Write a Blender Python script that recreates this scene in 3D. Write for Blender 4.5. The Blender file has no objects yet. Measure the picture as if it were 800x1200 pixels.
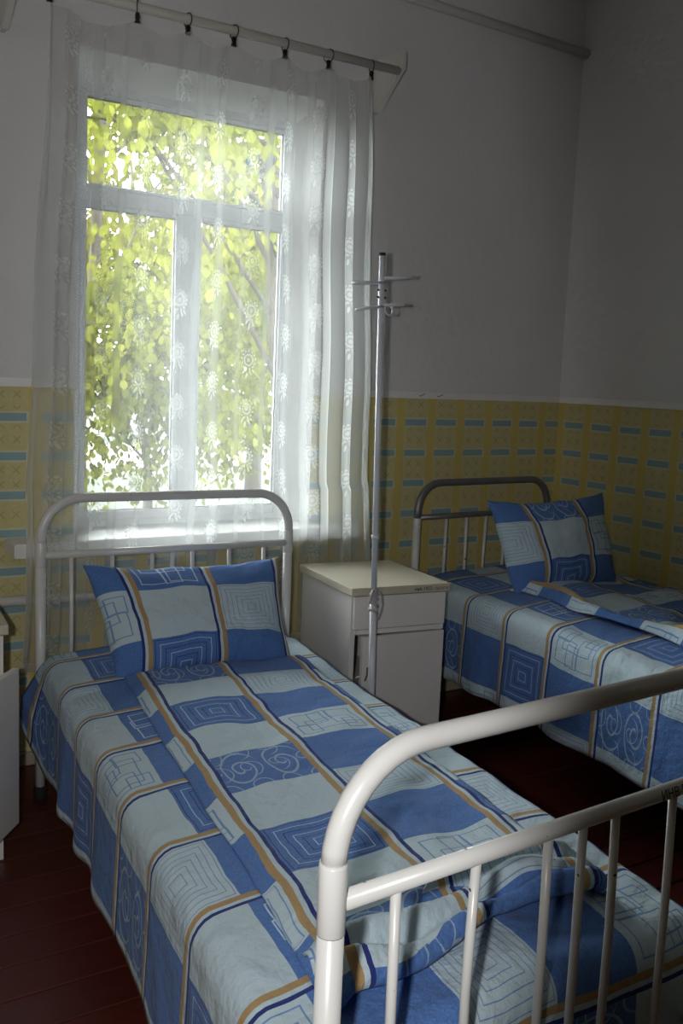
import bpy, bmesh, math, random
from mathutils import Vector, Matrix, noise

random.seed(7)
sc = bpy.context.scene
C = sc.collection
PI = math.pi

# ------------------------------------------------------------------ camera
H = 1.36                                   # eye height
FPX, PITCH, ROLL, YAW = 1171.2, 0.1344, 0.0426, 0.5895
_F = Vector((math.sin(YAW)*math.cos(PITCH), math.cos(YAW)*math.cos(PITCH), -math.sin(PITCH)))
_R0 = Vector((math.cos(YAW), -math.sin(YAW), 0)); _U0 = _R0.cross(_F)
_R = math.cos(ROLL)*_R0 + math.sin(ROLL)*_U0
_U = -math.sin(ROLL)*_R0 + math.cos(ROLL)*_U0
cd = bpy.data.cameras.new('camera'); cam = bpy.data.objects.new('camera', cd); C.objects.link(cam)
cd.sensor_fit = 'HORIZONTAL'; cd.sensor_width = 36; cd.lens = FPX/800*36
cd.clip_start = 0.02; cd.clip_end = 300
M3 = Matrix((_R, _U, -_F)).transposed()
cam.matrix_world = Matrix.Translation((0, 0, H)) @ M3.to_4x4()
sc.camera = cam

# ------------------------------------------------------------------ sky, sun, flash, exposure
SKY, SUN, FLASH = 24.0, 8.0, 58.0
w = bpy.data.worlds.new('sky'); sc.world = w; w.use_nodes = True
bg = w.node_tree.nodes['Background']
bg.inputs[0].default_value = (0.93, 0.97, 1.0, 1); bg.inputs[1].default_value = SKY
sd = bpy.data.lights.new('sun', 'SUN'); sd.energy = SUN; sd.angle = math.radians(1.5); sd.color = (1, .95, .82)
so = bpy.data.objects.new('sun', sd); C.objects.link(so)
so.rotation_euler = Vector((0.45, 0.62, -0.78)).to_track_quat('-Z', 'Y').to_euler()
# the camera's own flash, beside the lens; the lens shades its right-hand edge
fd = bpy.data.lights.new('camera_flash', 'SPOT'); fd.energy = FLASH; fd.color = (1, .985, .985)
fd.spot_size = math.radians(147); fd.spot_blend = 0.16; fd.shadow_soft_size = 0.018
fo = bpy.data.objects.new('camera_flash', fd); C.objects.link(fo)
fo.location = Vector((0, 0, H)) - 0.095*_R + 0.012*_U
fo.rotation_euler = (math.cos(math.radians(55))*_F - math.sin(math.radians(55))*_R - .02*_U).to_track_quat('-Z', 'Y').to_euler()
# portal in the window opening: only guides the sampling of the sky
pd = bpy.data.lights.new('window_portal', 'AREA'); pd.shape = 'RECTANGLE'; pd.size = .92; pd.size_y = 1.6
pd.cycles.is_portal = True
po = bpy.data.objects.new('window_portal', pd); C.objects.link(po)
po.location = (1.585, 3.62, 1.57); po.rotation_euler = (math.radians(-90), 0, 0)
sc.view_settings.view_transform = 'Standard'; sc.view_settings.look = 'None'
sc.view_settings.exposure = 0.22; sc.view_settings.gamma = 1.0; sc.view_settings.use_curve_mapping = False
sc.cycles.use_denoising = True
sc.cycles.max_bounces = 12; sc.cycles.diffuse_bounces = 6; sc.cycles.transparent_max_bounces = 24
sc.cycles.transmission_bounces = 8; sc.cycles.sample_clamp_indirect = 6.0
sc.cycles.caustics_reflective = False; sc.cycles.caustics_refractive = False

# ------------------------------------------------------------------ shader helpers
def srgb(r, g, b):
    f = lambda c: (c/255/12.92) if c/255 <= .04045 else ((c/255+.055)/1.055)**2.4
    return (f(r), f(g), f(b), 1)

class N:
    """socket wrapper: arithmetic on shader sockets builds Math nodes"""
    def __init__(s, nt, sock): s.nt, s.s = nt, sock
    def op(s, o, b=None, c=None):
        n = s.nt.nodes.new('ShaderNodeMath'); n.operation = o
        s.nt.links.new(s.s, n.inputs[0])
        for i, x in ((1, b), (2, c)):
            if x is None: continue
            if isinstance(x, N): s.nt.links.new(x.s, n.inputs[i])
            else: n.inputs[i].default_value = x
        return N(s.nt, n.outputs[0])
    def __add__(s, b): return s.op('ADD', b)
    def __sub__(s, b): return s.op('SUBTRACT', b)
    def __mul__(s, b): return s.op('MULTIPLY', b)
    def __truediv__(s, b): return s.op('DIVIDE', b)
    __radd__ = __add__; __rmul__ = __mul__
    def __rsub__(s, b): return s.op('MULTIPLY_ADD', -1.0, b)
    def lt(s, b): return s.op('LESS_THAN', b)
    def gt(s, b): return s.op('GREATER_THAN', b)
    def fl(s): return s.op('FLOOR')
    def fr(s): return s.op('FRACT')
    def ab(s): return s.op('ABSOLUTE')
    def mx(s, b): return s.op('MAXIMUM', b)
    def mn(s, b): return s.op('MINIMUM', b)
    def mod2(s): return (s*.5).fr().gt(.25)
    def inv(s): return 1.0 - s

def mat(name):
    m = bpy.data.materials.new(name); m.use_nodes = True
    nt = m.node_tree; b = nt.nodes['Principled BSDF']
    return m, nt, b

def mixc(nt, fac, a, b):
    n = nt.nodes.new('ShaderNodeMix'); n.data_type = 'RGBA'
    nt.links.new(fac.s, n.inputs[0])
    for i, x in ((6, a), (7, b)):
        if isinstance(x, N): nt.links.new(x.s, n.inputs[i])
        else: n.inputs[i].default_value = x
    return N(nt, n.outputs[2])

def noise_tex(nt, scale, detail=3, vec=None, out=0, rough=.55):
    n = nt.nodes.new('ShaderNodeTexNoise'); n.inputs['Scale'].default_value = scale
    n.inputs['Detail'].default_value = detail; n.inputs['Roughness'].default_value = rough
    if vec is not None: nt.links.new(vec, n.inputs['Vector'])
    return N(nt, n.outputs[out])

def geo_pos(nt):
    g = nt.nodes.new('ShaderNodeNewGeometry'); return g.outputs['Position']
def sep(nt, v):
    n = nt.nodes.new('ShaderNodeSeparateXYZ'); nt.links.new(v, n.inputs[0])
    return [N(nt, o) for o in n.outputs]
def bump(nt, b, h, strength=.2, dist=.01):
    n = nt.nodes.new('ShaderNodeBump'); n.inputs['Strength'].default_value = strength
    n.inputs['Distance'].default_value = dist
    nt.links.new(h.s, n.inputs['Height']); nt.links.new(n.outputs[0], b.inputs['Normal'])

def simple(name, col, rough=.5, metal=0, var=.08, vscale=6, bscale=None, bstr=.15, chips=None):
    m, nt, b = mat(name)
    b.inputs['Roughness'].default_value = rough; b.inputs['Metallic'].default_value = metal
    tc = nt.nodes.new('ShaderNodeTexCoord').outputs['Object']
    nz = noise_tex(nt, vscale, 4, tc)
    c2 = tuple(c*(1-var*2.2) for c in col[:3]) + (1,)
    c3 = tuple(min(1, c*(1+var)) for c in col[:3]) + (1,)
    col_s = mixc(nt, nz, c2, c3)
    if chips:
        ch = noise_tex(nt, chips[0], 2, tc).gt(chips[1])
        col_s = mixc(nt, ch, col_s, chips[2])
    nt.links.new(col_s.s, b.inputs['Base Color'])
    if bscale: bump(nt, b, noise_tex(nt, bscale, 4, tc), bstr, .004)
    return m

GOLD, PALE, NAVY, BLUE = srgb(170, 142, 100), srgb(184, 203, 212), srgb(44, 56, 118), srgb(72, 112, 176)
def fabric_mat(name='patchwork_cotton', W=.245):
    m, nt, b = mat(name)
    uvn = nt.nodes.new('ShaderNodeUVMap'); uvn.uv_map = 'uv'
    u, v, _ = sep(nt, uvn.outputs[0])
    wob = (noise_tex(nt, 9, 2, uvn.outputs[0]) - .5)*.012
    u = u + wob; v = v + wob
    P = .36; LR = .17
    ci = (u/W).fl(); cu = u - ci*W
    k = (v/P).fl(); rv = v - k*P
    blue = rv.gt(LR)
    bb = mixf(nt, blue, rv/LR, (rv-LR)/(P-LR))
    SW = .033
    a = (cu-SW)/(W-SW)
    typeB = ci.mod2()
    half = (ci*.5).fl()
    alt = (k+half).mod2()
    hodd = half.mod2()
    pa, pb = a-.5, bb-.5
    mm = pa.ab().mx(pb.ab())*2
    rings = (mm*6.5).fr().lt(.125) * mm.lt(.95) * mm.gt(.12)
    ringpar = (mm*6.5).fl().mod2()
    # overlapping rectangle outlines
    geo = None
    for (cx, cy, hx, hy) in ((.3, .35, .2, .22), (.52, .6, .3, .2), (.75, .42, .17, .3), (.45, .3, .12, .2), (.8, .75, .12, .16), (.2, .72, .13, .17)):
        d = ((a-cx).ab()-hx).mx((bb-cy).ab()-hy).ab().lt(.0085)
        geo = d if geo is None else geo.mx(d)
    # swirls: spirals on a small grid
    def spiral(nx, ny, turns, wd, off):
        sa = (a*nx + off).fr()-.5; sb = (bb*ny + off).fr()-.5
        r = (sa*sa + sb*sb).op('SQRT')*2
        th = sb.op('ARCTAN2', sa)/(2*PI)
        return (r*turns - th).fr().lt(wd) * r.lt(.98) * r.gt(.1)
    sw = spiral(2, 1, 2.0, .17, 0).mx(spiral(3, 2, 1.3, .11, .5))
    sw2 = spiral(4, 1.6, 1.8, .2, .3)*((a*60).fr().gt(.35))
    isA = typeB.inv()
    ab_ = isA*blue; bl = typeB*blue.inv()
    c = mixc(nt, blue, PALE, BLUE)
    # quiet heather in the yarn
    hz = noise_tex(nt, 220, 2, uvn.outputs[0])
    c = mixc(nt, (hz-.35)*.35*blue, c, PALE)
    white = srgb(186, 206, 226)
    line_l = srgb(84, 128, 186)
    c = mixc(nt, ab_*alt.inv()*rings, c, mixc(nt, ringpar, NAVY, white))
    c = mixc(nt, ab_*alt*hodd.inv()*sw*.6, c, PALE)
    c = mixc(nt, ab_*alt*hodd*geo, c, white)
    c = mixc(nt, bl*alt.inv()*rings*.75, c, line_l)
    c = mixc(nt, bl*alt*geo*.8, c, line_l)
    c = mixc(nt, cu.lt(SW), c, NAVY)
    c = mixc(nt, cu.lt(.024), c, PALE)
    c = mixc(nt, cu.lt(.0145), c, GOLD)
    nt.links.new(c.s, b.inputs['Base Color'])
    b.inputs['Roughness'].default_value = .9
    b.inputs['Specular IOR Level'].default_value = .12
    b.inputs['Sheen Weight'].default_value = .08
    h1 = noise_tex(nt, 14, 4, uvn.outputs[0]); h2 = noise_tex(nt, 700, 1, uvn.outputs[0])
    bump(nt, b, h1 + h2*.04, .7, .025)
    return m
def mixf(nt, fac, a, b): return a + (b-a)*fac

def wall_mat(name, axis):
    """painted plaster above the trim, printed wallpaper below it"""
    m, nt, b = mat(name)
    pos = geo_pos(nt); xyz = sep(nt, pos); u = xyz[axis]; z = xyz[2]
    wob = (noise_tex(nt, 2.5, 2, pos)-.5)*.012
    u = u + wob; zz = z + wob*.6
    P = .16
    u = u + u.lt(1.1)*.061
    fu = ((u - 2.506)/P).fr()
    rz = (zz - 1.1854)/.1276
    fz = (rz + .5).fr()-.5
    inbar = fu.lt(.68)*fz.ab().lt(.10)
    outl = ((fu-.34).ab().lt(.395))*fz.ab().lt(.15)
    chk = ((fu*34).fr().gt(.5) * ((fz*30).fr().gt(.5)))
    band = (fu-.84).ab().lt(.12)
    # small printed crosses on the pale field
    ga = (fu*3.1).fr()-.5; gb = (rz*2.6).fr()-.5
    cross = ((ga-gb).ab().lt(.07)).mx((ga+gb).ab().lt(.07)) * ga.ab().lt(.24) * (fz.ab().gt(.2))
    pale = srgb(206, 196, 146); yel = srgb(202, 180, 94); bar = srgb(134, 162, 166); out = srgb(202, 200, 178)
    soft = noise_tex(nt, 60, 3, pos)
    c = mixc(nt, soft, srgb(188, 177, 124), pale)
    c = mixc(nt, band*(soft+.4).mn(1.0)*.85, c, yel)
    c = mixc(nt, cross*.5*band.inv(), c, srgb(150, 140, 96))
    c = mixc(nt, outl*.8, c, out)
    c = mixc(nt, inbar, c, bar)
    c = mixc(nt, inbar*chk*.35, c, srgb(165, 195, 198))
    nz = noise_tex(nt, 1.7, 5, pos)
    paint = mixc(nt, nz, srgb(206, 204, 204), srgb(222, 220, 220))
    st = noise_tex(nt, 30, 3, pos).gt(.78)
    paint = mixc(nt, st*.25, paint, srgb(140, 132, 126))
    up = z.gt(1.284)
    col = mixc(nt, up, c, paint)
    nt.links.new(col.s, b.inputs['Base Color'])
    b.inputs['Roughness'].default_value = .82
    b.inputs['Specular IOR Level'].default_value = .25
    hb = noise_tex(nt, 9, 5, pos)*up + noise_tex(nt, 5, 3, pos)*.5
    bump(nt, b, hb, .35, .02)
    return m

def tulle_mat():
    m = bpy.data.materials.new('tulle_lace'); m.use_nodes = True; nt = m.node_tree; nt.nodes.clear()
    out = nt.nodes.new('ShaderNodeOutputMaterial')
    uvn = nt.nodes.new('ShaderNodeUVMap'); uvn.uv_map = 'uv'
    u, v, _ = sep(nt, uvn.outputs[0])
    PU, PV = .20, .172
    ci = (u/PU).fl(); fu = (u/PU).fr()-.5
    off = ci.mod2()*.5
    fv = (v/PV + off).fr()-.5
    x = fu*PU; y = fv*PV
    def flower(cx, cy, R, n):
        dx, dy = x-cx, y-cy
        r = (dx*dx+dy*dy).op('SQRT'); th = dy.op('ARCTAN2', dx)
        s = (th*n).op('SINE')
        edge = R*(.88)+s*(R*.12)
        body = r.lt(edge)
        gaps = (((r/R*2.6 + s*.12).fr().lt(.55)) + ((s*s).lt(.35))*.45).mn(1.0)
        return body*gaps
    def leaf(cx, cy, ang, L, Wd):
        dx, dy = x-cx, y-cy
        ca, sa = math.cos(ang), math.sin(ang)
        p = (dx*ca + dy*sa)/L; q = (dy*ca - dx*sa)/Wd
        return (p*p + q*q).lt(1.0)
    f = flower(0, .012, .038, 13)
    for (cx, cy, an, L, Wd) in ((-.018, -.028, 1.0, .012, .0045), (.012, -.032, 2.1, .012, .0045), (-.006, -.044, 1.4, .012, .004), (.024, -.026, 2.5, .009, .0035)):
        f = f.mx(leaf(cx, cy, an, L, Wd))
    nz = noise_tex(nt, 400, 1, uvn.outputs[0])
    threads = nz*.06
    hem = v.lt(.03).mx(u.lt(.012)).mx(u.gt(1.83))
    lw = nt.nodes.new('ShaderNodeLayerWeight'); lw.inputs[0].default_value = .5
    graze = N(nt, lw.outputs['Facing'])
    # the cloth is gathered, thread over thread, towards both ends
    gather = ((.26 - u)*4.5).mx((u - 1.42)*2.6).mx(0.0).mn(1.0)*.08
    dens = (threads + gather + TULLE + f*.22*(nz*.5+.75) + hem*.22 + graze*graze*.5).mn(.95)
    tr = nt.nodes.new('ShaderNodeBsdfTransparent')
    df = nt.nodes.new('ShaderNodeBsdfDiffuse'); df.inputs[0].default_value = srgb(236, 238, 238)
    tl = nt.nodes.new('ShaderNodeBsdfTranslucent'); tl.inputs[0].default_value = srgb(240, 242, 240)
    mx1 = nt.nodes.new('ShaderNodeMixShader'); mx1.inputs[0].default_value = .62
    nt.links.new(df.outputs[0], mx1.inputs[1]); nt.links.new(tl.outputs[0], mx1.inputs[2])
    mx2 = nt.nodes.new('ShaderNodeMixShader'); nt.links.new(dens.s, mx2.inputs[0])
    nt.links.new(tr.outputs[0], mx2.inputs[1]); nt.links.new(mx1.outputs[0], mx2.inputs[2])
    nt.links.new(mx2.outputs[0], out.inputs[0])
    return m
TULLE = .225

def glass_mat():
    m = bpy.data.materials.new('window_glass'); m.use_nodes = True; nt = m.node_tree; nt.nodes.clear()
    out = nt.nodes.new('ShaderNodeOutputMaterial')
    tr = nt.nodes.new('ShaderNodeBsdfTransparent'); tr.inputs[0].default_value = (.95, .97, .96, 1)
    gl = nt.nodes.new('ShaderNodeBsdfGlossy'); gl.inputs['Roughness'].default_value = .02
    fr = nt.nodes.new('ShaderNodeFresnel'); fr.inputs[0].default_value = 1.45
    mx = nt.nodes.new('ShaderNodeMixShader')
    nt.links.new(fr.outputs[0], mx.inputs[0]); nt.links.new(tr.outputs[0], mx.inputs[1]); nt.links.new(gl.outputs[0], mx.inputs[2])
    nt.links.new(mx.outputs[0], out.inputs[0])
    return m

def leaf_mat(name, c1, c2, c3, tsl=.5):
    m = bpy.data.materials.new(name); m.use_nodes = True; nt = m.node_tree; nt.nodes.clear()
    out = nt.nodes.new('ShaderNodeOutputMaterial')
    pos = geo_pos(nt)
    nz = noise_tex(nt, 7, 1, pos); n2 = noise_tex(nt, 1.1, 2, pos)
    c = mixc(nt, ((nz-.35)*3.2).mn(1.0).mx(0.0), c1, c2)
    c = mixc(nt, ((n2-.45)*4).mn(1.0).mx(0.0), c, c3)
    df = nt.nodes.new('ShaderNodeBsdfDiffuse'); tl = nt.nodes.new('ShaderNodeBsdfTranslucent')
    nt.links.new(c.s, df.inputs[0]); nt.links.new(c.s, tl.inputs[0])
    mx = nt.nodes.new('ShaderNodeMixShader'); mx.inputs[0].default_value = tsl
    nt.links.new(df.outputs[0], mx.inputs[1]); nt.links.new(tl.outputs[0], mx.inputs[2])
    nt.links.new(mx.outputs[0], out.inputs[0])
    return m

def floor_mat():
    m, nt, b = mat('red_floor_paint')
    tc = nt.nodes.new('ShaderNodeTexCoord').outputs['Object']
    mp = nt.nodes.new('ShaderNodeMapping'); mp.inputs['Scale'].default_value = (1, 9, 9)
    nt.links.new(tc, mp.inputs[0])
    n1 = noise_tex(nt, 3, 5, mp.outputs[0]); n2 = noise_tex(nt, 2.2, 4, tc)
    oi = nt.nodes.new('ShaderNodeObjectInfo'); rnd = N(nt, oi.outputs['Random'])
    c = mixc(nt, (n1*.7+rnd*.3), srgb(62, 24, 20), srgb(92, 38, 31))
    c = mixc(nt, (n2.gt(.62))*.3, c, srgb(60, 30, 26))
    nt.links.new(c.s, b.inputs['Base Color'])
    b.inputs['Roughness'].default_value = .38
    bump(nt, b, n1, .12, .01)
    return m

# ------------------------------------------------------------------ mesh helpers
def link(name, me, m=None, parent=None, loc=None, rot=None, smooth=False):
    o = bpy.data.objects.new(name, me); C.objects.link(o)
    if m is not None and not me.materials: me.materials.append(m)
    if parent is not None: o.parent = parent
    if loc is not None: o.location = loc
    if rot is not None: o.rotation_euler = rot
    if smooth:
        for p in me.polygons: p.use_smooth = True
    return o
def tag(o, label, cat, group=None, kind=None):
    o['label'] = label; o['category'] = cat
    if group: o['group'] = group
    if kind: o['kind'] = kind
    return o
def struct(o, label=None):
    o['kind'] = 'structure'
    if label: o['label'] = label
    return o
def empty(name, loc=(0, 0, 0), rz=0, parent=None):
    o = bpy.data.objects.new(name, None); C.objects.link(o); o.location = loc; o.rotation_euler = (0, 0, rz)
    o.empty_display_size = .05
    if parent is not None: o.parent = parent
    return o
def finish(bm, name):
    bmesh.ops.recalc_face_normals(bm, faces=bm.faces)
    me = bpy.data.meshes.new(name); bm.to_mesh(me); bm.free(); return me
def box_bm(bm, x0, x1, y0, y1, z0, z1, bev=0, seg=2):
    r = bmesh.ops.create_cube(bm, size=1)
    vs = r['verts']
    for v in vs:
        v.co = Vector((x0+(v.co.x+.5)*(x1-x0), y0+(v.co.y+.5)*(y1-y0), z0+(v.co.z+.5)*(z1-z0)))
    if bev:
        es = list({e for v in vs for e in v.link_edges})
        bmesh.ops.bevel(bm, geom=es, offset=bev, segments=seg, affect='EDGES', profile=.6)
def box(name, x0, x1, y0, y1, z0, z1, m, parent=None, bev=0.0, seg=2, smooth=False):
    bm = bmesh.new(); box_bm(bm, x0, x1, y0, y1, z0, z1, bev, seg)
    return link(name, finish(bm, name), m, parent, smooth=smooth)
def tube_bm(bm, pts, r, n=12, closed=False, cap=True, radii=None):
    pts = [Vector(p) for p in pts]; L = len(pts)
    tang = []
    for i in range(L):
        a = pts[(i-1) % L] if (closed or i > 0) else pts[i]
        b = pts[(i+1) % L] if (closed or i < L-1) else pts[i]
        tang.append((b-a).normalized())
    up = Vector((0, 0, 1)) if abs(tang[0].z) < .9 else Vector((1, 0, 0))
    nrm = (up - tang[0]*up.dot(tang[0])).normalized()
    rings = []
    for i in range(L):
        t = tang[i]; nrm = (nrm - t*nrm.dot(t)).normalized(); bi = t.cross(nrm)
        rr = radii[i] if radii else r
        rings.append([bm.verts.new(pts[i] + rr*(math.cos(2*PI*j/n)*nrm + math.sin(2*PI*j/n)*bi)) for j in range(n)])
    for i in range(L if closed else L-1):
        A, B = rings[i], rings[(i+1) % L]
        for j in range(n):
            f = bm.faces.new((A[j], A[(j+1) % n], B[(j+1) % n], B[j])); f.smooth = True
    if cap and not closed:
        bm.faces.new(rings[0][::-1]); bm.faces.new(rings[-1])
def tube(name, pts, r, m, parent=None, n=12, closed=False, radii=None):
    bm = bmesh.new(); tube_bm(bm, pts, r, n, closed, True, radii)
    return link(name, finish(bm, name), m, parent)
def arc(c, r, a0, a1, ex, ez, n=10):
    c = Vector(c); ex = Vector(ex); ez = Vector(ez)
    return [c + r*math.cos(a0+(a1-a0)*i/n)*ex + r*math.sin(a0+(a1-a0)*i/n)*ez for i in range(n+1)]
def prism(name, poly, axis, t0, t1, m, parent=None, bev=0):
    """poly in the two other axes, extruded along axis (0=x,1=y,2=z)"""
    bm = bmesh.new()
    def P(a, b, t):
        return {0: (t, a, b), 1: (a, t, b), 2: (a, b, t)}[axis]
    A = [bm.verts.new(P(a, b, t0)) for a, b in poly]; B = [bm.verts.new(P(a, b, t1)) for a, b in poly]
    bm.faces.new(A); bm.faces.new(B[::-1])
    for i in range(len(poly)):
        j = (i+1) % len(poly); bm.faces.new((A[i], A[j], B[j], B[i]))
    if bev: bmesh.ops.bevel(bm, geom=list(bm.edges), offset=bev, segments=2, affect='EDGES')
    return link(name, finish(bm, name), m, parent)
def grid_mesh(name, nu, nv, fn, uvfn, thick=0):
    """grid of nu x nv cells; fn(i/nu, j/nv) -> point; uvfn -> uv in metres"""
    vs = [fn(i/nu, j/nv) for j in range(nv+1) for i in range(nu+1)]
    fs = [(j*(nu+1)+i, j*(nu+1)+i+1, (j+1)*(nu+1)+i+1, (j+1)*(nu+1)+i) for j in range(nv) for i in range(nu)]
    me = bpy.data.meshes.new(name); me.from_pydata([tuple(v) for v in vs], [], fs)
    uvl = me.uv_layers.new(name='uv')
    uvs = [uvfn(i/nu, j/nv) for j in range(nv+1) for i in range(nu+1)]
    for l in me.loops: uvl.data[l.index].uv = uvs[l.vertex_index]
    for p in me.polygons: p.use_smooth = True
    return me
def text_mesh(body, size):
    cu = bpy.data.curves.new('t', 'FONT'); cu.body = body; cu.size = size; cu.extrude = .0003; cu.resolution_u = 2
    o = bpy.data.objects.new('t', cu); C.objects.link(o)
    dg = bpy.context.evaluated_depsgraph_get(); me = bpy.data.meshes.new_from_object(o.evaluated_get(dg))
    bpy.data.objects.remove(o); bpy.data.curves.remove(cu); return me

# ------------------------------------------------------------------ materials
M = {}
M['wall_x'] = wall_mat('plaster_and_wallpaper_x', 0)
M['wall_y'] = wall_mat('plaster_and_wallpaper_y', 1)
M['ceil'] = simple('ceiling_whitewash', srgb(222, 220, 216), .9)
M['reveal'] = simple('reveal_whitewash', srgb(248, 248, 246), .8, bscale=30, bstr=.1)
M['pvc'] = simple('white_pvc', srgb(226, 229, 234), .35, var=.02)
M['sill'] = simple('white_sill_paint', srgb(228, 228, 226), .45, var=.05, chips=(9, .74, srgb(190, 180, 160)))
M['trim'] = simple('trim_paint', srgb(232, 230, 226), .6, var=.06)
M['base'] = simple('baseboard_paint', srgb(176, 166, 148), .6, var=.12)
M['pipe'] = simple('pipe_paint', srgb(200, 198, 192), .5, var=.06)
M['floor'] = floor_mat()
M['gap'] = simple('floor_gap', srgb(22, 12, 10), .9)
M['enamel'] = simple('white_bed_enamel', srgb(214, 214, 210), .28, var=.04, chips=(38, .73, srgb(70, 45, 32)))
M['grey'] = simple('worn_grey_metal', srgb(124, 124, 124), .35, .35, var=.15, vscale=20)
M['rubber'] = simple('black_rubber', srgb(26, 26, 27), .8)
M['laminate'] = simple('white_cabinet_paint', srgb(222, 218, 214), .42, var=.04, chips=(26, .79, srgb(92, 68, 50)))
M['top_lam'] = simple('cream_top_paint', srgb(192, 184, 164), .5, var=.05)
M['dark'] = simple('dark_inside', srgb(60, 50, 42), .9)
M['ink'] = simple('black_marker_ink', srgb(24, 22, 24), .7)
M['ink2'] = simple('faded_marker_ink', srgb(110, 104, 102), .7)
M['stand'] = simple('white_stand_enamel', srgb(206, 210, 218), .3, var=.03)
M['steel'] = simple('dark_clip_steel', srgb(52, 46, 42), .4, .7)
M['wood_w'] = simple('white_painted_wood', srgb(206, 204, 196), .55, var=.07)
M['string'] = simple('grey_bandage', srgb(176, 172, 164), .9, var=.15, vscale=40)
M['ticking'] = simple('mattress_ticking', srgb(170, 160, 145), .9, var=.1)
M['fabric'] = fabric_mat()
M['fabric2'] = fabric_mat('patchwork_cotton_wide', .25)
M['tulle'] = tulle_mat()
M['glass'] = glass_mat()
def thin(name, c): return leaf_mat(name, c, c, c, .45)
M['teal'] = thin('teal_sticker', srgb(44, 128, 146)); M['teal2'] = thin('pale_teal_sticker', srgb(104, 178, 188))
M['paper'] = thin('white_paper', srgb(205, 205, 202)); M['print'] = thin('grey_print', srgb(104, 105, 102))
M['bark'] = simple('tree_bark', srgb(46, 39, 31), .9, var=.25, vscale=12, bscale=20, bstr=.5)
M['grass'] = simple('lawn', srgb(19, 26, 7), .95, var=.25, vscale=3)
M['road'] = simple('pale_road', srgb(150, 146, 138), .9, var=.08)
M['leafA'] = leaf_mat('lime_leaves', srgb(78, 81, 25), srgb(97, 99, 38), srgb(60, 67, 22))
M['leafB'] = leaf_mat('olive_leaves', srgb(72, 72, 28), srgb(88, 84, 38), srgb(56, 60, 24))

# ------------------------------------------------------------------ room shell
YW, XR, XL, YB, ZC = 3.302, 3.385, -2.2, -3.6, 3.15
# window opening in the back wall
WX0, WX1, WZ0, WZ1 = 1.113, 2.053, .74, 2.374     # room side of the reveal
IX0, IX1, IZ0, IZ1 = 1.150, 2.026, .74, 2.312     # at the frame
YF = 3.455
def wall_back():
    bm = bmesh.new()
    yo = 3.62
    def ring(x0, x1, z0, z1, y): return [bm.verts.new(p) for p in ((x0, y, z0), (x1, y, z0), (x1, y, z1), (x0, y, z1))]
    O = ring(XL-.2, XR+.2, -.05, ZC+.2, YW); A = ring(WX0, WX1, WZ0, WZ1, YW); B = ring(IX0, IX1, IZ0, IZ1, YF)
    B2 = ring(IX0-.12, IX1+.12, IZ0, IZ1+.12, yo); O2 = ring(XL-.2, XR+.2, -.6, ZC+.2, yo)
    rev = []
    for i in range(4):
        j = (i+1) % 4
        bm.faces.new((O[i], O[j], A[j], A[i]))
        rev.append(bm.faces.new((A[i], A[j], B[j], B[i]))); rev.append(bm.faces.new((B[i], B[j], B2[j], B2[i])))
        bm.faces.new((O2[i], O2[j], B2[j], B2[i])); bm.faces.new((O[i], O[j], O2[j], O2[i]))
    for f in rev: f.material_index = 1
    me = finish(bm, 'wall_back'); me.materials.append(M['wall_x']); me.materials.append(M['reveal'])
    return struct(link('wall_back', me), 'grey painted plaster window wall with yellow wallpaper below')
wall_back()
struct(box('wall_right', XR, XR+.2, YB-.2, YW, -.05, ZC+.2, M['wall_y']), 'grey painted side wall with yellow wallpaper on its lower part')
struct(box('wall_left', XL-.2, XL, YB-.2, YW, -.05, ZC+.2, M['wall_y']))
struct(box('wall_rear', XL, XR, YB-.2, YB, -.05, ZC+.2, M['wall_x']))
struct(box('ceiling', XL, XR, YB, YW, ZC, ZC+.15, M['ceil']))
fl = struct(box('floor', XL, XR, YB, YW, -.12, -.022, M['gap']), 'dark red painted floorboards')
PW = .125; n = int((YW-YB)/PW)+1
bm = bmesh.new(); box_bm(bm, XL+.002, XR-.002, .002, PW-.003, -.022, 0, .002, 1)
plank_me = finish(bm, 'plank'); plank_me.materials.append(M['floor'])
for i in range(n):
    y = YB + i*PW
    if y + PW > YW+.0: break
    o = link('plank', plank_me, None, fl, (0, y, random.uniform(-.0012, 0)))
# last strip up to the wall
box('plank', XL+.002, XR-.002, YB+i*PW+.002, YW-.001, -.022, 0, M['floor'], fl, .002, 1)
# picture trim between paint and wallpaper
t1 = bmesh.new(); box_bm(t1, XL, WX0, YW-.007, YW, 1.284, 1.312, .002); box_bm(t1, WX1, XR-.007, YW-.007, YW, 1.284, 1.312, .002)
struct(link('trim_1', finish(t1, 'trim_1'), M['trim']), 'thin white strip along the window wall above the wallpaper')
struct(box('trim_2', XR-.007, XR, YB, YW-.007, 1.284, 1.312, M['trim'], bev=.002), 'thin white strip along the right wall above the wallpaper')
struct(box('baseboard_back', XL, XR, YW-.018, YW, 0, .045, M['base'], bev=.004))
struct(box('baseboard_right', XR-.018, XR, YB, YW-.018, 0, .045, M['base'], bev=.004))
struct(box('baseboard_left', XL, XL+.018, YB, YW-.018, 0, .045, M['base'], bev=.004))
# pencil ticks on the strip
for (x0, sl) in ((2.565, .012), (2.66, .006)):
    o = tube('pencil_mark', [(x0, YW-.0075, 1.297), (x0+.006, YW-.0075, 1.294), (x0+.03, YW-.0075, 1.300+sl*.4)], .0014, M['ink'], bpy.data.objects['trim_1'], 6)

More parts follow.
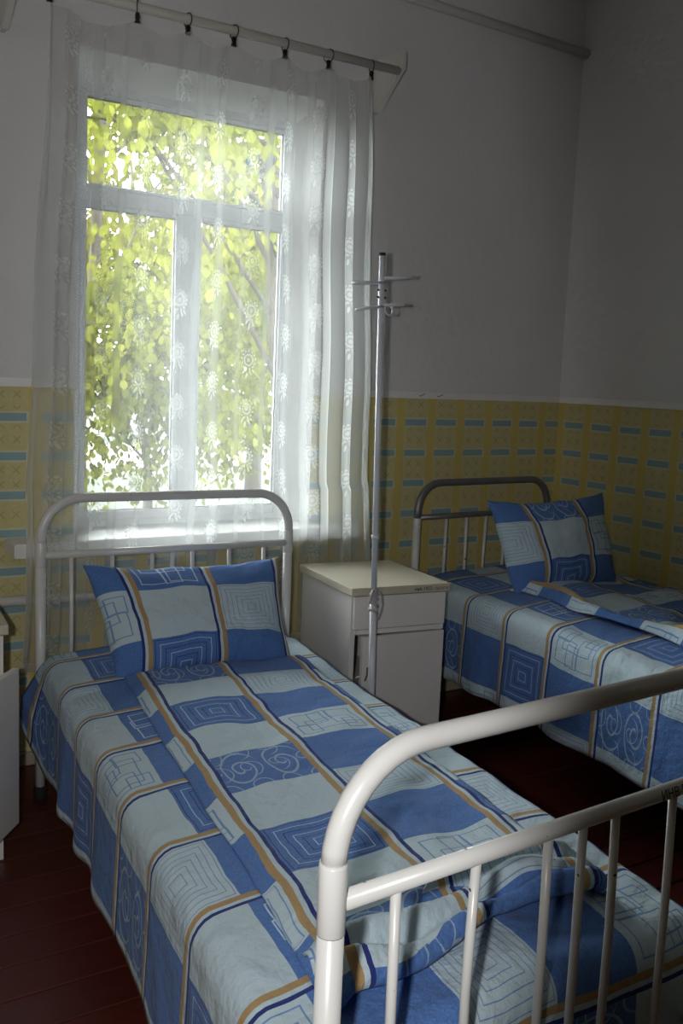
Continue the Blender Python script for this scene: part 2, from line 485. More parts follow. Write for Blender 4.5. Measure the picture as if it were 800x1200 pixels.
# ------------------------------------------------------------------ window
win = struct(empty('window_1', (0, 0, 0)), 'white plastic window with a top light and two lower sashes')
GX = (1.203, 1.535, 1.636, 1.974); GZ = (.843, 1.900, 1.981, 2.266)
def frame_ring(name, x0, x1, z0, z1, wl, y0, y1, m, parent, bev=.004):
    bm = bmesh.new()
    l, r, b_, t = wl
    box_bm(bm, x0, x0+l, y0, y1, z0, z1, bev); box_bm(bm, x1-r, x1, y0, y1, z0, z1, bev)
    box_bm(bm, x0+l-.001, x1-r+.001, y0, y1, z0, z0+b_, bev); box_bm(bm, x0+l-.001, x1-r+.001, y0, y1, z1-t, z1, bev)
    return link(name, finish(bm, name), m, parent)
frame_ring('window_frame', 1.146, 2.030, .770, 2.318, (.036, .034, .040, .034), YF, YF+.045, M['pvc'], win)
box('transom', 1.181, 1.997, YF-.002, YF+.036, GZ[1]+.016, GZ[2]-.012, M['pvc'], win, .004)
box('mullion', GX[1]+.026, GX[2]-.026, YF-.002, YF+.036, .809, GZ[1]+.018, M['pvc'], win, .004)
def sash(x0, x1, z0, z1, ext):
    l, r, b_, t = ext
    s = frame_ring('sash', x0-l, x1+r, z0-b_, z1+t, (l, r, b_, t), YF-.010, YF+.024, M['pvc'], win, .006)
    bm = bmesh.new(); box_bm(bm, x0-.002, x1+.002, YF+.012, YF+.016, z0-.002, z1+.002)
    link('pane', finish(bm, 'pane'), M['glass'], s)
    # dark sealing gasket round the pane
    frame_ring('gasket', x0-.001, x1+.001, z0-.001, z1+.001, (.004,)*4, YF+.005, YF+.0115, M['rubber2'], s, 0)
    return s
M['rubber2'] = simple('grey_gasket', srgb(120, 122, 122), .7)
sash(GX[0], GX[3], GZ[2], GZ[3], (.022, .022, .012, .014))
sash(GX[0], GX[1], GZ[0], GZ[1], (.022, .026, .034, .016))
sash(GX[2], GX[3], GZ[0], GZ[1], (.026, .022, .034, .016))
SX0, SX1 = .880, 2.216
poly = [(SX0, 3.172), (SX1, 3.172), (SX1, YW), (2.049, YW), (2.030, YF+.01), (1.146, YF+.01), (1.117, YW), (SX0, YW)]
prism('windowsill', poly, 2, .740, .787, M['sill'], win, .004)

# stickers on the top pane
def disc(name, c, r, y, t, m, parent=None, n=24):
    bm = bmesh.new()
    A = [bm.verts.new((c[0]+r*math.cos(2*PI*i/n), y, c[1]+r*math.sin(2*PI*i/n))) for i in range(n)]
    B = [bm.verts.new((v.co.x, y-t, v.co.z)) for v in A]
    bm.faces.new(A[::-1]); bm.faces.new(B)
    for i in range(n): bm.faces.new((A[i], A[(i+1) % n], B[(i+1) % n], B[i]))
    return link(name, finish(bm, name), m, parent)
YG = YF+.0115
o = disc('sticker', (1.829, 2.145), .0125, YG, .0006, M['teal']); tag(o, 'small round teal sticker on the top window pane', 'sticker')
disc('sticker_centre', (1.829, 2.145), .007, YG-.0006, .0003, M['teal2'], o)
o = prism('sticker', [(1.865, 2.112), (1.890, 2.090), (1.958, 2.172), (1.928, 2.190)], 1, YG-.0006, YG, M['paper'])
tag(o, 'tilted white paper sticker with a grey drawing on the top window pane', 'sticker')
bm = bmesh.new()
for (cx, cz, r) in ((1.914, 2.142, .016), (1.900, 2.124, .010), (1.886, 2.118, .009)):
    for j in range(7):
        a = j*2*PI/7
        q = Vector((cx + r*.6*math.cos(a), YG-.0008, cz + r*.6*math.sin(a)))
        vs = [bm.verts.new(q + Vector((r*.38*math.cos(a+k*PI/2)*(1.3 if k % 2 == 0 else .6), 0, r*.38*math.sin(a+k*PI/2)*(1.3 if k % 2 == 0 else .6)))) for k in range(4)]
        bm.faces.new(vs)
link('printed_drawing', finish(bm, 'printed_drawing'), M['print'], o)

# ------------------------------------------------------------------ curtain rod, brackets, clips, tulle
YR, ZR = 3.130, 2.478
rod = empty('curtain_rod', (.80, YR, ZR)); tag(rod, 'white round curtain rod on two wooden brackets above the window', 'curtain rod')
RI = Vector((.80, YR, ZR))
def sub(o, ref):
    o.location = -Vector(ref); return o
sub(tube('rod', [(.885, YR, ZR-.007), (1.4, YR, ZR-.002), (2.265, YR, ZR+.004)], .0150, M['wood_w'], rod, 16), RI)
for bx in (.866, 2.260):
    sub(prism('bracket', [(YW, 2.362), (YW, 2.56), (3.112, 2.546), (3.112, 2.490), (YW-.045, 2.362)], 0, bx, bx+.024, M['wood_w'], rod, .003), RI)
clip_x = [.973, 1.249, 1.42, 1.586, 1.781, 1.958, 2.142]
proto = None
where = ['at the far left corner of the tulle', 'second from the left on the rod', 'third from the left on the rod', 'at the middle of the rod', 'third from the right on the rod', 'second from the right on the rod', 'nearest the right bracket']
def make_clip(x):
    c = empty('curtain_clip', (x, YR, ZR))
    pts = arc((0, 0, -.004), .0215, -PI/2+.25, 1.5*PI-.25, (0, 1, 0), (0, 0, 1), 20)
    tube('ring', pts, .0018, M['steel'], c, 6)
    j = prism('jaw', [(-.005, -.020), (.005, -.020), (.0075, -.029), (.0035, -.035), (.009, -.050), (-.009, -.050), (-.0035, -.035), (-.0075, -.029)], 1, -.005, .005, M['steel'], c)
    tube('pivot', [(-.008, 0, -.0345), (.008, 0, -.0345)], .0028, M['steel'], j, 8)
    return c
for i, x in enumerate(clip_x):
    c = make_clip(x); c.rotation_euler = (0, 0, random.uniform(-.5, .5))
    tag(c, 'small dark metal curtain clip ' + where[i], 'curtain clip', 'curtain clips on the rod')

ZTOP, ZHEM = 2.437, .375
def top_z(x):
    for a, b in zip(clip_x[:-1], clip_x[1:]):
        if a <= x <= b:
            f = (x-a)/(b-a); return ZTOP - .030*(b-a)/.18*(1-(2*abs(f-.5))**1.6)
    return ZTOP-.002
def curtain_pt(u, v):
    # u 0..1 left to right, v 0 hem..1 top
    xt = .972 + (2.150-.972)*u
    xb = .880 + (2.226-.880)*u
    k = v**.8
    x = xb + (xt-xb)*k
    zt = top_z(xt); z = ZHEM + (zt-ZHEM)*v
    edge = max(0, 1-u/.16) + max(0, (u-.78)/.22)
    amp = .005 + .030*min(1, edge)
    y = YR - .003 + amp*math.sin(u*88 + .6*math.sin(v*3)) * (.35+.65*min(1, (1-v)*4+.25))
    y += .010*math.sin(u*23+1.3+v*1.5)
    y += .012*noise.noise((u*4, v*3, 2))
    if z < .95: y = min(y, 3.160 - .012*math.sin(u*40)**2)
    if z < .95: y -= .012
    x += .004*math.sin(v*17+u*6)
    x += .019*min(1, edge*1.4)*math.sin(2*(u*88 + .6*math.sin(v*3)) + .8)*(.3+.7*min(1, (1-v)*3+.15))
    return Vector((x, y, z))
cm = grid_mesh('tulle_curtain', 420, 80, curtain_pt, lambda u, v: (u*1.85, v*2.06))
tag(link('tulle_curtain', cm, M['tulle']), 'sheer white tulle curtain with lace flowers hanging over the window', 'curtain')

# ------------------------------------------------------------------ pipes on the walls
o = tube('ceiling_pipe', [(1.55, YW-.022, 2.815), (2.5, YW-.022, 2.812), (XR-.002, YW-.022, 2.803)], .019, M['pipe'], None, 14)
tag(o, 'white painted pipe running high along the window wall into the corner', 'pipe')
o = tube('heating_pipe', [(XL+.002, YW-.045, .60), (.9, YW-.045, .585), (1.62, YW-.045, .565)], .018, M['pipe'], None, 14)
tag(o, 'white heating pipe along the wallpaper behind the near bed', 'pipe')

# ------------------------------------------------------------------ beds
def bil(c, s, t):
    HL, HR, FL, FR = c
    return (HL*(1-t)+HR*t)*(1-s) + (FL*(1-t)+FR*t)*s
BED1 = [Vector((.907, 2.99)), Vector((1.757, 2.953)), Vector((.590, .868)), Vector((1.435, .905))]
BED2 = [Vector((2.495, 3.175)), Vector((3.262, 3.215)), Vector((2.225, 1.09)), Vector((3.10, 1.12))]
NORM = Vector((0, 0, 1))
def end_frame(root, a, b, knee, top, rail, rarc, bars, mt_arch, mt_post, mt_rail, r_t, org, sag=0):
    """one end of an iron bed: two posts with sleeves, an arched tube, a lower rail and bars"""
    a3, b3 = Vector((a.x, a.y, 0)), Vector((b.x, b.y, 0)); d = (b3-a3); wd = d.length; d.normalize()
    z = Vector((0, 0, 1))
    pts = [a3+z*knee]
    pts += arc(a3 + d*rarc + z*(top-rarc), rarc, PI, PI/2, d, z, 10)
    pts += arc(b3 - d*rarc + z*(top-rarc), rarc, PI/2, 0, d, z, 10)
    pts += [b3+z*knee]
    sub(tube('arch_tube', pts, r_t, mt_arch, root, 16), org)
    for q in (a3, b3):
        p = sub(tube('post', [q+z*.035, q+z*(knee+.004)], r_t*1.06, mt_post, root, 16), org)
        sl = bmesh.new()
        tube_bm(sl, [q+z*(rail-.035), q+z*(rail-.033), q+z*(knee), q+z*(knee+.002)], r_t, 16, radii=[r_t*1.06, r_t*1.11, r_t*1.11, r_t*1.04])
        s = link('sleeve', finish(sl, 'sleeve'), mt_post, p)
        f = tube('rubber_foot', [q+z*.0, q+z*.006, q+z*.045, q+z*.05], r_t, M['rubber'], p, 16, radii=[r_t*1.15, r_t*1.4, r_t*1.35, r_t*1.1])
    sub(tube('end_rail', [a3+d*r_t*.6+z*rail, b3-d*r_t*.6+z*rail], r_t*.80, mt_rail, root, 14), org)
    lo = .30
    for k, t in enumerate(bars):
        q = a3 + d*(t*wd)
        w1 = random.uniform(-.006, .006)
        sub(tube('bar', [q+z*(rail-.004), q+d*w1+z*(rail*.62+lo*.38), q+d*w1*.4+z*lo], r_t*.44, M['enamel'], root, 10), org)
    sub(tube('lower_rail', [a3+d*r_t*.6+z*lo, b3-d*r_t*.6+z*lo], r_t*.72, M['enamel'], root, 12), org)
def iron_bed(corners, label, head, foot, bars, arch_m, rail_m, r_t):
    org = Vector((corners[0].x, corners[0].y, 0))
    root = empty('iron_bed', org); tag(root, label, 'bed')
    end_frame(root, corners[0], corners[1], *head, bars, arch_m, M['enamel'], rail_m, r_t, org)
    end_frame(root, corners[2], corners[3], *foot, bars, M['enamel'], M['enamel'], M['enamel'], r_t, org)
    for t in (.04, .96):
        a = bil(corners, .012, t); b = bil(corners, .988, t)
        d = (b-a).normalized(); nn = Vector((-d.y, d.x))*.014
        bm = bmesh.new()
        vs = []
        for z in (.27, .315):
            for q in (a-nn, a+nn, b+nn, b-nn): vs.append(bm.verts.new((q.x, q.y, z)))
        bm.faces.new(vs[3::-1]); bm.faces.new(vs[4:])
        for i in range(4): bm.faces.new((vs[i], vs[(i+1) % 4], vs[4+(i+1) % 4], vs[4+i]))
        sub(link('side_rail', finish(bm, 'side_rail'), M['enamel'], root), org)
    return root
BARS1 = [x/.972 for x in (.107, .256, .407, .486, .565, .716, .865)]
bed1 = iron_bed(BED1, 'white iron bed in front of the window, its foot rail nearest the viewer',
                (.822, .957, .782, .125), (.822, .945, .775, .125), BARS1, M['enamel'], M['enamel'], .0150)
BARS2 = [.21, .36, .51, .66, .80]
bed2 = iron_bed(BED2, 'iron bed with a dark grey arched headboard in the far corner',
                (.80, .945, .805, .115), (.80, .935, .79, .115), BARS2, M['grey'], M['grey'], .0150)
# worn lettering stamped on the near foot rail
me = text_mesh('ИНВ ПМ', .020)
for v in me.vertices: v.co = Vector((v.co.x, 0, v.co.y))
o = link('rail_lettering', me, M['ink'], bed1); o['label'] = 'small dark stamped letters'
q = Vector((1.168, .868+.035*(1.168-.59)/.85, .775)); org = Vector((BED1[0].x, BED1[0].y, 0))
o.location = Vector((q.x, q.y-.0128, q.z-.004)) - org; o.rotation_euler = (-.35, 0, .042)

def smooth01(x): x = max(0, min(1, x)); return x*x*(3-2*x)
class Bedding:
    def __init__(s, corners, L, Wd, z0, seed):
        s.c, s.L, s.W, s.z0, s.seed = corners, L, Wd, z0, seed
    def ztop(s, a, b):
        """height of the made bed's surface"""
        fb = b/s.W; crown = .018*math.sin(PI*max(0, min(1, fb)))
        return s.z0 + crown + .012*noise.noise((a*2.3, b*2.6, s.seed)) + .007*noise.noise((a*7, b*6, s.seed+5)) + .004*noise.noise((a*15, b*10, s.seed+8))
    def drape(s, a, b, a0, a1, r=.045, lift=0, head_drop=True, flare=.05, rip=.035):
        ai, bi = max(a0+r*.5, min(a1-r, a)), max(r, min(s.W-r, b))
        oa, ob = a-ai, b-bi
        if not head_drop and oa < 0: ai, oa = a, 0
        d = math.hypot(oa, ob); z = s.ztop(ai, bi)
        if d > 1e-6:
            da, db = oa/d, ob/d
            q = r*PI/2
            if d < q:
                ph = d/r; hor = r*math.sin(ph); drop = r*(1-math.cos(ph))
            else:
                e = d-q
                along = ai*abs(db) + bi*abs(da)
                hor = r + e*flare + e*rip*math.sin(along*19 + 2*math.sin(along*5+s.seed)) + e*rip*.8*noise.noise((along*6, e*3, s.seed+2))
                drop = r + e*.985
            ai += da*hor; bi += db*hor; z -= drop
        z += lift
        P = bil(s.c, ai/s.L, bi/s.W)
        return Vector((P.x, P.y, z))
def solid(o, t=.004):
    md = o.modifiers.new('cloth', 'SOLIDIFY'); md.thickness = t; md.offset = 1
def mattress(bd, label, a0, a1):
    def pt(u, v): return u, v
    bm = bmesh.new(); nA, nB = 12, 6
    box_bm(bm, a0, a1, .045, bd.W-.045, .318, bd.z0-.018, .03, 3)
    for v in bm.verts:
        P = bil(bd.c, v.co.x/bd.L, v.co.y/bd.W); v.co = Vector((P.x, P.y, v.co.z))
    o = link('mattress', finish(bm, 'mattress'), M['ticking'])
    return tag(o, label, 'mattress')

B1 = Bedding(BED1, 2.143, .848, .468, 3.1)
B2 = Bedding(BED2, 2.10, .78, .560, 9.4)
mattress(B1, 'mattress hidden under the sheet of the bed by the window', .05, 2.06)
mattress(B2, 'mattress hidden under the sheet of the corner bed', .05, 2.02)

# fitted coverlet of the near bed: hangs on both sides and over the foot
HANG = .285
def sheet1(u, v):
    a = .035 + u*(2.07+.20-.035); b = -HANG + v*(B1.W + 2*HANG-.02)
    p = B1.drape(a, b, .035, 2.075, head_drop=False)
    if a < .25 and b < 0:     # the corner by the head lifts and flares out
        f = smooth01(1-a/.25)*min(1, -b/.2); p.z += .10*f; p.x -= .045*f; p.y += .02*f
    return p
me = grid_mesh('bed_sheet', 150, 100, sheet1, lambda u, v: (.035 + u*2.235 - .10, v*(B1.W+2*HANG-.02) - .215))
o = link('bed_sheet', me, M['fabric2']); solid(o, .004)
tag(o, 'blue and pale checked sheet hanging over the sides of the bed by the window', 'bed sheet')

# folded blanket in the same cotton on top of it
AF, ROLL_L = 1.945, .175                 # where the blanket turns back on itself, and how much of it
def duv1(u, v):
    l = .375 + v*(AF + ROLL_L - .375)
    a, up = l, 0
    rr = .011 + .004*math.sin(u*8+1)
    af = AF + .018*math.sin(u*7) - .02*u
    if l > af:
        th = (l-af)/rr
        if th < PI: a = af + rr*math.sin(th); up = rr*(1-math.cos(th))
        else:
            k = l - af - PI*rr
            a = af - k*.8; up = 2*rr + .016*math.sin(k*70 + u*5)*min(1, k/.02)*.8 + .006*math.sin(u*17+k*30) - k*.10
    f = (min(a, AF)-.375)/1.58
    bl = .178 - .064*f; br = .762 - .055*f
    b = bl + u*(br-bl)
    P = B1.drape(a, b, .035, 2.075)
    e = min(u*(br-bl), (1-u)*(br-bl), v*1.5)
    lift = .009 + .017*smooth01(e/.03)
    wr = .008*noise.noise((a*3.2, b*9, 4.0)) + .005*noise.noise((a*9, b*14, 1.0)) + .012*math.exp(-((a-1.80-.05*math.sin(b*8))/.03)**2)
    P.z += lift + wr*smooth01(e/.05) + up
    P.x += .008*noise.noise((a*3, 2.0, 0))
    return P
me = grid_mesh('folded_blanket', 90, 240, duv1, lambda u, v: (-.026 + u*.588, (.375+v*(AF+ROLL_L-.375)) - .55 + .36*2))
o = link('folded_blanket', me, M['fabric']); solid(o, .006)
tag(o, 'long folded blanket in blue patchwork cotton lying on the bed by the window', 'blanket')

# far bed
def sheet2(u, v):
    a = .03 + u*2.25; b = -.325 + v*(B2.W + .325+.06)
    p = B2.drape(a, b, .03, 2.06, head_drop=False, rip=.03)
    if a < .22 and b < 0:
        f = (1-a/.22)*min(1, -b/.25); p.z += .05*f; p.x -= .015*f
    return p
me = grid_mesh('bed_sheet', 130, 70, sheet2, lambda u, v: (.03 + u*2.25 - .13, v*1.165 - .235))
o = link('bed_sheet', me, M['fabric2']); solid(o, .004)
tag(o, 'blue and pale checked sheet hanging down the side of the corner bed', 'bed sheet')
def duv2(u, v):
    a = .42 + v*1.45
    bl = .20 - .03*v + .02*math.sin(v*14); br = .84 - .04*v
    b = bl + u*(br-bl)
    base = B2.drape(a, min(b, B2.W-.02), .03, 2.06); base.x += max(0, b-B2.W+.02)
    e = min(u*.6, (1-u)*.6, v*1.45, (1-v)*1.45)
    P = base; P.z += .008 + .022*smooth01(e/.04) + (.022*noise.noise((a*4, b*6, 7.0)) + .010*noise.noise((a*10, b*10, 2.0)))*smooth01(e/.06)
    P.z += .028*math.exp(-((u-.05-.03*math.sin(v*11))/.05)**2)*smooth01(v/.04)
    return P
me = grid_mesh('folded_blanket', 80, 130, duv2, lambda u, v: (-.03 + u*.66, (.42+v*1.45) - .40))
o = link('folded_blanket', me, M['fabric']); solid(o, .006)
tag(o, 'rumpled folded blanket in blue patchwork cotton lying on the corner bed', 'blanket')

# pillows
W_ = .245
def pillow(name, ctr, ex, ey, hw, hh, T, uvf, label, seed):
    ex = Vector(ex).normalized(); ey = Vector(ey); ey = (ey - ex*ey.dot(ex)).normalized(); ez = ex.cross(ey)
    bm = bmesh.new(); uvl = bm.loops.layers.uv.new('uv'); nu, nv = 34, 26
    def pt(x, y, sgn):
        X = hw*x*(1-.06*(1-y*y)) ; Y = hh*y*(1-.085*(1-x*x))
        t = T*(max(0, (1-abs(x)**2.4))*max(0, (1-abs(y)**2.2)))**.48
        cr = 1-max(abs(x), abs(y))
        wr = .010*noise.noise((x*2.5+seed, y*3.5, sgn)) + .006*noise.noise((x*7+seed, y*6, sgn+3))
        t = t*(1+wr*8)
        # slump: weight settles at the bottom
        t *= 1 + .18*(-y)
        X *= 1 + .07*y
        Y += -.012*(1-x*x)*(.5+.5*y) + .010*noise.noise((x*3+seed, 5.0, 0))
        return Vector(ctr) + ex*X + ey*Y + ez*(t*sgn + .012*noise.noise((x*1.7, y*2.3, seed)))
    fr, bk = {}, {}
    for j in range(nv+1):
        for i in range(nu+1):
            x = math.sin((i/nu*2-1)*PI/2*.96)/math.sin(PI/2*.96); y = math.sin((j/nv*2-1)*PI/2*.96)/math.sin(PI/2*.96)
            fr[i, j] = (bm.verts.new(pt(x, y, 1)), x, y)
            bk[i, j] = fr[i, j] if i in (0, nu) or j in (0, nv) else (bm.verts.new(pt(x, y, -1)), x, y)
    for j in range(nv):
        for i in range(nu):
            for d, rev in ((fr, False), (bk, True)):
                q = [d[i, j], d[i+1, j], d[i+1, j+1], d[i, j+1]]
                if rev: q = q[::-1]
                if len({id(z[0]) for z in q}) < 4: continue
                try: f = bm.faces.new([z[0] for z in q])
                except ValueError: continue
                f.smooth = True
                for l, z in zip(f.loops, q): l[uvl].uv = uvf(z[1]*hw, z[2]*hh)
    me = bpy.data.meshes.new(name); bm.to_mesh(me); bm.free()
    o = link(name, me, M['fabric'])
    return tag(o, label, 'pillow', 'patchwork pillows')
pillow('pillow', (1.300, 2.715, .614), (1, -.085, 0), (-.02, .30, .42), .300, .190, .092,
       lambda x, y: (-(x-.055) + W_*2, y + .36*2 + .085), 'plump blue patchwork pillow standing against the bars of the bed by the window', 1.0)
pillow('pillow', (2.885, 2.775, .745), (1, -.10, .035), (.03, .23, .56), .272, .192, .085,
       lambda x, y: (x + W_*4 + .15, y + .36 + .075), 'blue patchwork pillow propped upright on the corner bed', 4.0)

# ------------------------------------------------------------------ bedside cabinets
def cabinet(loc, rz, door_ang, hinge_right, label, mirrored_gap=.0, text=None):
    Wd, Dp, Ht = .355, .43, .67
    root = empty('bedside_cabinet', loc, rz); tag(root, label, 'cabinet', 'white bedside cabinets')
    # local: x to the right along the front, y to the back, z up; origin front left on the floor
    t = .018
    bm = bmesh.new()
    box_bm(bm, 0, t, .018, Dp, .0, Ht-.028, .0015); box_bm(bm, Wd-t, Wd, .018, Dp, .0, Ht-.028, .0015)
    box_bm(bm, t, Wd-t, Dp-.008, Dp, .04, Ht-.03); box_bm(bm, t, Wd-t, .03, Dp-.008, .05, .066)
    box_bm(bm, t, Wd-t, .05, Dp-.008, .29, .304); box_bm(bm, t, Wd-t, .022, Dp-.008, .505, .522)
    link('body', finish(bm, 'body'), M['laminate'], root)
    box('top', -.012, Wd+.012, -.006, Dp+.006, Ht-.028, Ht, M['top_lam'], root, .004)
    box('drawer', .004, Wd-.001, 0, .018, .527, Ht-.031, M['laminate'], root, .002)
    box('drawer_rail', t, Wd-.001, .006, .022, .507, .524, M['laminate'], root, .001)
    hx = Wd-.001 if hinge_right else .004
    dr = empty('door', (hx, .018, 0), -door_ang if not hinge_right else door_ang, root)
    x0, x1 = (-(Wd-.03), 0) if hinge_right else (0, Wd-.012)
    return root, (Wd, Dp, Ht), (hx, x0, x1)
def add_door(root, hx, x0, x1, ang, z0=.055, z1=.503):
    # replace the helper Empty by the door panel itself
    for ch in list(root.children):
        if ch.name.startswith('door') and ch.type == 'EMPTY': bpy.data.objects.remove(ch)
    d = box('door', x0, x1, -.018, 0, z0, z1, M['laminate'], root, .002)
    d.location = (hx, .018, 0); d.rotation_euler = (0, 0, ang)
    return d
RZ = -math.radians(8.0)
root, dims, (hx, x0, x1) = cabinet((1.846, 2.663, 0), RZ, 0, True, 'white bedside cabinet with a door left ajar between the two beds')
d = add_door(root, hx, x0, x1, math.radians(3.5))
me = tube('door_pull', [(x0+.02, -.019, .40), (x0+.019, -.021, .375), (x0+.013, -.019, .355)], .003, simple('rust_mark', srgb(120, 84, 62), .9), d, 6)
tube('latch', [(x0-.015, -.006, .365), (x0+.004, -.006, .37)], .003, M['laminate'], d, 6)
for (tx, body, m, sz) in ((.225, 'инв.1452', M['ink'], .0175), (.304, 'палата', M['ink2'], .0165)):
    tm = text_mesh(body, sz)
    for v in tm.vertices: v.co = Vector((v.co.x, v.co.z, v.co.y))
    tt = link('lettering', tm, m, root, (tx, -.0066, .65)); tt['label'] = 'handwritten inventory lettering on the top edge'
root2, _, (hx, x0, x1) = cabinet((.352, 2.690, 0), RZ, 0, True, 'white bedside cabinet with an open door at the left edge beside the near bed')
add_door(root2, hx+.026, x0, x1, math.radians(58), .105, .545)

# ------------------------------------------------------------------ drip stand
SB, ST = Vector((1.858, 2.545, 0)), Vector((1.815, 2.55, 1.735))
def on(z): return SB + (ST-SB)*(z/1.735)
stand = empty('drip_stand', SB); tag(stand, 'tall thin white drip stand with wire hooks in front of the bedside cabinet', 'drip stand')
def sp(o): return sub(o, SB)
sp(tube('upper_pole', [on(.62), on(1.732)], .0095, M['stand'], stand, 14))
sp(tube('lower_pole', [on(.03), on(.65)], .0115, M['stand'], stand, 14))
sp(tube('end_cap', [on(1.731), on(1.740)], .0102, M['rubber'], stand, 14))
sp(tube('collar', [on(.855), on(.861), on(.867)], .0125, M['stand'], stand, 14))
def hook(zc, Lh, wd, side, tip, m=M['stand']):
    c = on(zc); s = side
    pts = [c + Vector((0, -wd*.5, 0))]
    pts += [c + Vector((s*Lh*.4, -wd*.85, tip*.4)), c + Vector((s*Lh*.85, -wd, tip*.8))]
    pts += [c + Vector((s*Lh*1.0, -wd*.5, tip)), c + Vector((s*Lh*1.02, 0, tip*1.1)), c + Vector((s*Lh*.97, wd*.55, tip))]
    pts += [c + Vector((s*Lh*.7, wd, tip*.7)), c + Vector((s*Lh*.3, wd*.9, tip*.3)), c + Vector((0, wd*.5, 0))]
    sp(tube('hook', pts, .0042, m, stand, 8))
hook(1.664, .108, .030, 1, .012); hook(1.650, .100, .030, -1, -.008)
hook(1.580, .088, .018, -1, -.016); hook(1.583, .086, .018, 1, .006)
c = on(1.575)
sp(tube('bottle_ring', arc(c+Vector((.024, -.008, -.006)), .015, 0, 2*PI, (1, 0, 0), (0, .3, 1), 18)[:-1], .0030, M['stand'], stand, 8, closed=True))
for zz in (1.628, 1.606):
    sp(tube('screw', [on(zz)+Vector((-.017, 0, 0)), on(zz)+Vector((.017, 0, 0))], .0032, M['steel'], stand, 8))
for a in (PI, -PI/2, -.12):
    sp(tube('foot_leg', [on(.10), on(.075)+Vector((.07*math.cos(a), .07*math.sin(a), 0)), SB+Vector((.19*math.cos(a), .19*math.sin(a), .012))], .009, M['stand'], stand, 10))
# strip of bandage knotted round the pole
b = on(.665)
ban = empty('bandage_strip', b); tag(ban, 'grey strip of bandage knotted round the drip stand pole', 'bandage')
bm = bmesh.new()
pts = []
for i in range(44):
    a = i/44*2*PI*3.2; pts.append((.0125*math.cos(a), .0125*math.sin(a), .018 - i*.0017 + .004*math.sin(a*2)))
tube_bm(bm, pts, .0042, 8); link('wrap', finish(bm, 'wrap'), M['string'], ban)
tube('loose_end', [(.010, -.010, .02), (.020, -.012, .01), (.026, -.013, -.025), (.018, -.013, -.055), (.008, -.013, -.075)], .0022, M['string'], ban, 6)
tube('loose_end', [(-.010, -.010, .025), (-.018, -.014, .012), (-.025, -.016, -.012)], .0042, M['string'], ban, 6)

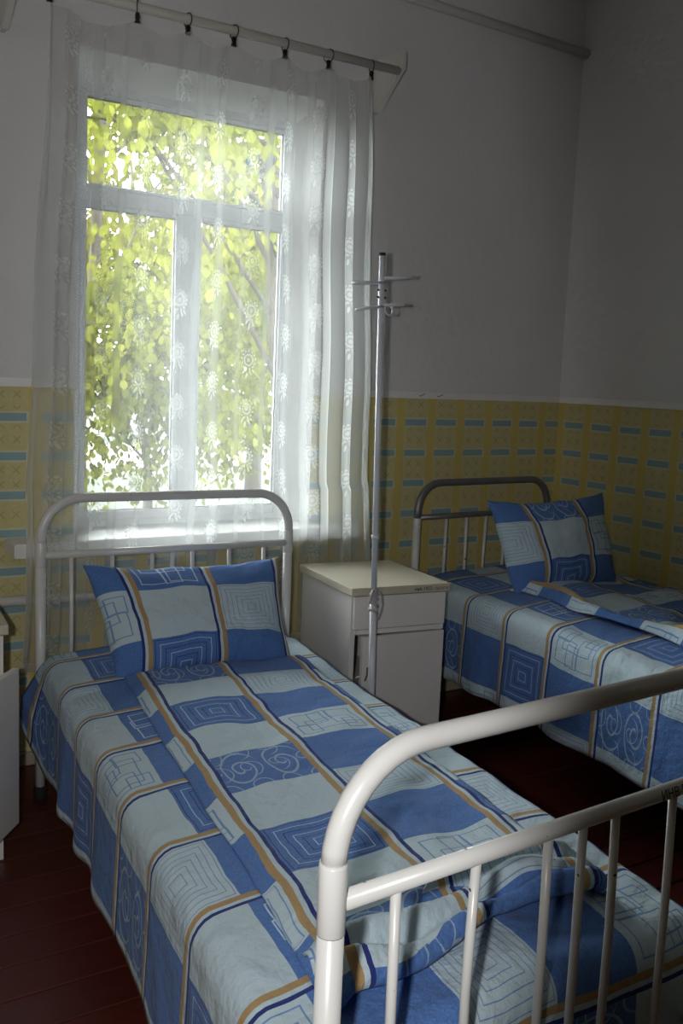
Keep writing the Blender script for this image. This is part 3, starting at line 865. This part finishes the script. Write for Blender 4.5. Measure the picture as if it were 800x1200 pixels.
# ------------------------------------------------------------------ outside
GZ0 = -.5
struct(box('ground', -40, 70, 3.62, 90, GZ0-.1, GZ0, M['grass']), 'sunlit lawn outside the window')
struct(box('road', -40, 70, 17.8, 23.0, GZ0-.02, GZ0+.015, M['road'], bev=.004), 'pale sunlit road outside the window')
def leaf_mesh():
    me = bpy.data.meshes.new('leaf')
    vs = [(0, 0, 0), (.30, .30, .06), (.36, .65, .04), (0, 1, -.10), (-.36, .65, .04), (-.30, .30, .06), (0, .5, -.03)]
    fs = [(0, 1, 6), (1, 2, 6), (2, 3, 6), (3, 4, 6), (4, 5, 6), (5, 0, 6)]
    me.from_pydata(vs, [], fs); return me, vs, fs
LM, LV, LF = leaf_mesh()
def tree(label, base, height, crown_c, crown_r, nleaf, lsize, mat_, seed, trunk_r=.12, singles=0, lean=(0, 0), nbr=14, hollow=.0):
    rnd = random.Random(seed)
    root = empty('tree', base); tag(root, label, 'tree', 'trees outside the window')
    B = Vector(base)
    top = Vector((lean[0], lean[1], height))
    tpts = [Vector((0, 0, 0)) + top*(i/6) + Vector((rnd.uniform(-.08, .08), rnd.uniform(-.08, .08), 0))*(1 if i else 0) for i in range(7)]
    tube('trunk', tpts, trunk_r, M['bark'], root, 9, radii=[trunk_r*(1-.78*i/6) for i in range(7)])
    cc = Vector(crown_c) - B; cr = Vector(crown_r)
    br = []
    for k in range(nbr):
        f = .3 + .65*k/nbr
        s = top*f; a = k*2.4 + rnd.uniform(-.4, .4)
        ph = rnd.uniform(-.5, .8)
        e = cc + Vector((cr.x*math.cos(a)*math.cos(ph), cr.y*math.sin(a)*math.cos(ph), cr.z*math.sin(ph)))*rnd.uniform(.75, 1)
        mid = (s+e)*.5 + Vector((0, 0, .15*(e-s).length))
        pts = [s, (s+mid)*.5+Vector((0, 0, .05)), mid, (mid+e)*.5, e]
        br.append(pts)
        tube('branch', pts, .03, M['bark'], root, 6, radii=[trunk_r*.26*(1-.85*i/4)+.003 for i in range(5)])
    verts, faces = [], []
    def place(p, sz):
        q = Matrix.Rotation(rnd.uniform(0, 2*PI), 4, 'Z') @ Matrix.Rotation(rnd.gauss(-1.1, .5), 4, 'X') @ Matrix.Rotation(rnd.uniform(-.8, .8), 4, 'Y')
        return Matrix.Translation(p) @ q @ Matrix.Scale(sz, 4)
    clumps = []
    for i in range(max(12, nleaf//70)):
        if rnd.random() < .55:
            pts = rnd.choice(br); j = rnd.randint(2, 4); c = pts[j] + Vector((rnd.gauss(0, .2), rnd.gauss(0, .2), rnd.gauss(0, .2)))
        else:
            a = rnd.uniform(0, 2*PI); w_ = rnd.uniform(-1, 1); rr = rnd.uniform(hollow, 1)**.5
            c = cc + Vector((cr.x*math.cos(a)*math.sqrt(1-w_*w_)*rr, cr.y*math.sin(a)*math.sqrt(1-w_*w_)*rr, cr.z*w_*rr))
        clumps.append(c)
    allm = []
    for i in range(nleaf):
        c = rnd.choice(clumps); g = .24*max(.6, lsize/.09)
        p = c + Vector((rnd.gauss(0, g), rnd.gauss(0, g), rnd.gauss(0, g*.8)))
        allm.append(place(p, lsize*rnd.uniform(.65, 1.25)))
    if singles: allm.sort(key=lambda m_: (m_.translation + B).y)
    for i, mt in enumerate(allm[:singles]):
        o = link('leaf', LM, None, root); o.matrix_local = mt
    for mt in allm[singles:]:
        n0 = len(verts)
        verts += [tuple(mt @ Vector(v)) for v in LV]; faces += [tuple(x+n0 for x in f) for f in LF]
    me = bpy.data.meshes.new('foliage'); me.from_pydata(verts, [], faces)
    o = link('foliage', me, mat_, root); o['kind'] = 'stuff'
    return root
LM.materials.append(M['leafA'])
# near leafy trees whose low branches hang in front of the road
tree('young tree with big lime green leaves close outside the top pane', (4.9, 8.3, GZ0), 5.2, (4.0, 7.6, 3.5), (2.4, 1.6, 1.5), 5200, .092, M['leafA'], 11, .10, 300, (-.5, -.3), 18)
tree('bushy lime green tree filling the left lower pane', (4.0, 9.6, GZ0), 2.6, (3.9, 9.6, 1.35), (1.75, 1.1, 1.15), 9000, .085, M['leafA'], 5, .06, 0, (.0, 0), 14)
tree('dark trunked tree low behind the right lower pane', (5.95, 9.4, GZ0), 4.2, (6.0, 10.0, 1.5), (1.6, 1.2, 1.3), 5200, .09, M['leafA'], 21, .17, 0, (-.25, .3), 12)
tree('slender olive green tree standing behind the right lower pane', (7.2, 13.2, GZ0), 6.5, (7.0, 13.2, 3.0), (2.0, 1.6, 2.4), 5200, .12, M['leafB'], 31, .13, 0, (.2, 0), 14)
tree('thin grey trunked tree at the left of the lower pane', (3.72, 10.8, GZ0), 7.0, (4.0, 11.2, 4.6), (1.5, 1.3, 1.5), 1800, .11, M['leafB'], 41, .09, 0, (.3, 0), 12)
# trees beyond the road
for i, (x, y, h, r, nl) in enumerate(((-2, 27, 8, 3.2, 1300), (4.5, 29, 6.5, 3.0, 1300), (10.5, 27, 7.5, 3.2, 1800), (15.5, 25, 9, 3.4, 1900), (21, 28, 9, 3.8, 1500), (28, 30, 10, 4.2, 1300))):
    where_ = ['leftmost of the distant trees beyond the road', 'second from the left of the distant trees beyond the road', 'third from the left of the distant trees beyond the road', 'third from the right of the distant trees beyond the road', 'second from the right of the distant trees beyond the road', 'rightmost of the distant trees beyond the road'][i]
    tree('soft olive tree, ' + where_, (x, y, GZ0), h, (x, y, h*.52), (r, r*.8, h*.42), nl, .34, M['leafB'], 60+i, .2, 0, (.2, 0), 10)
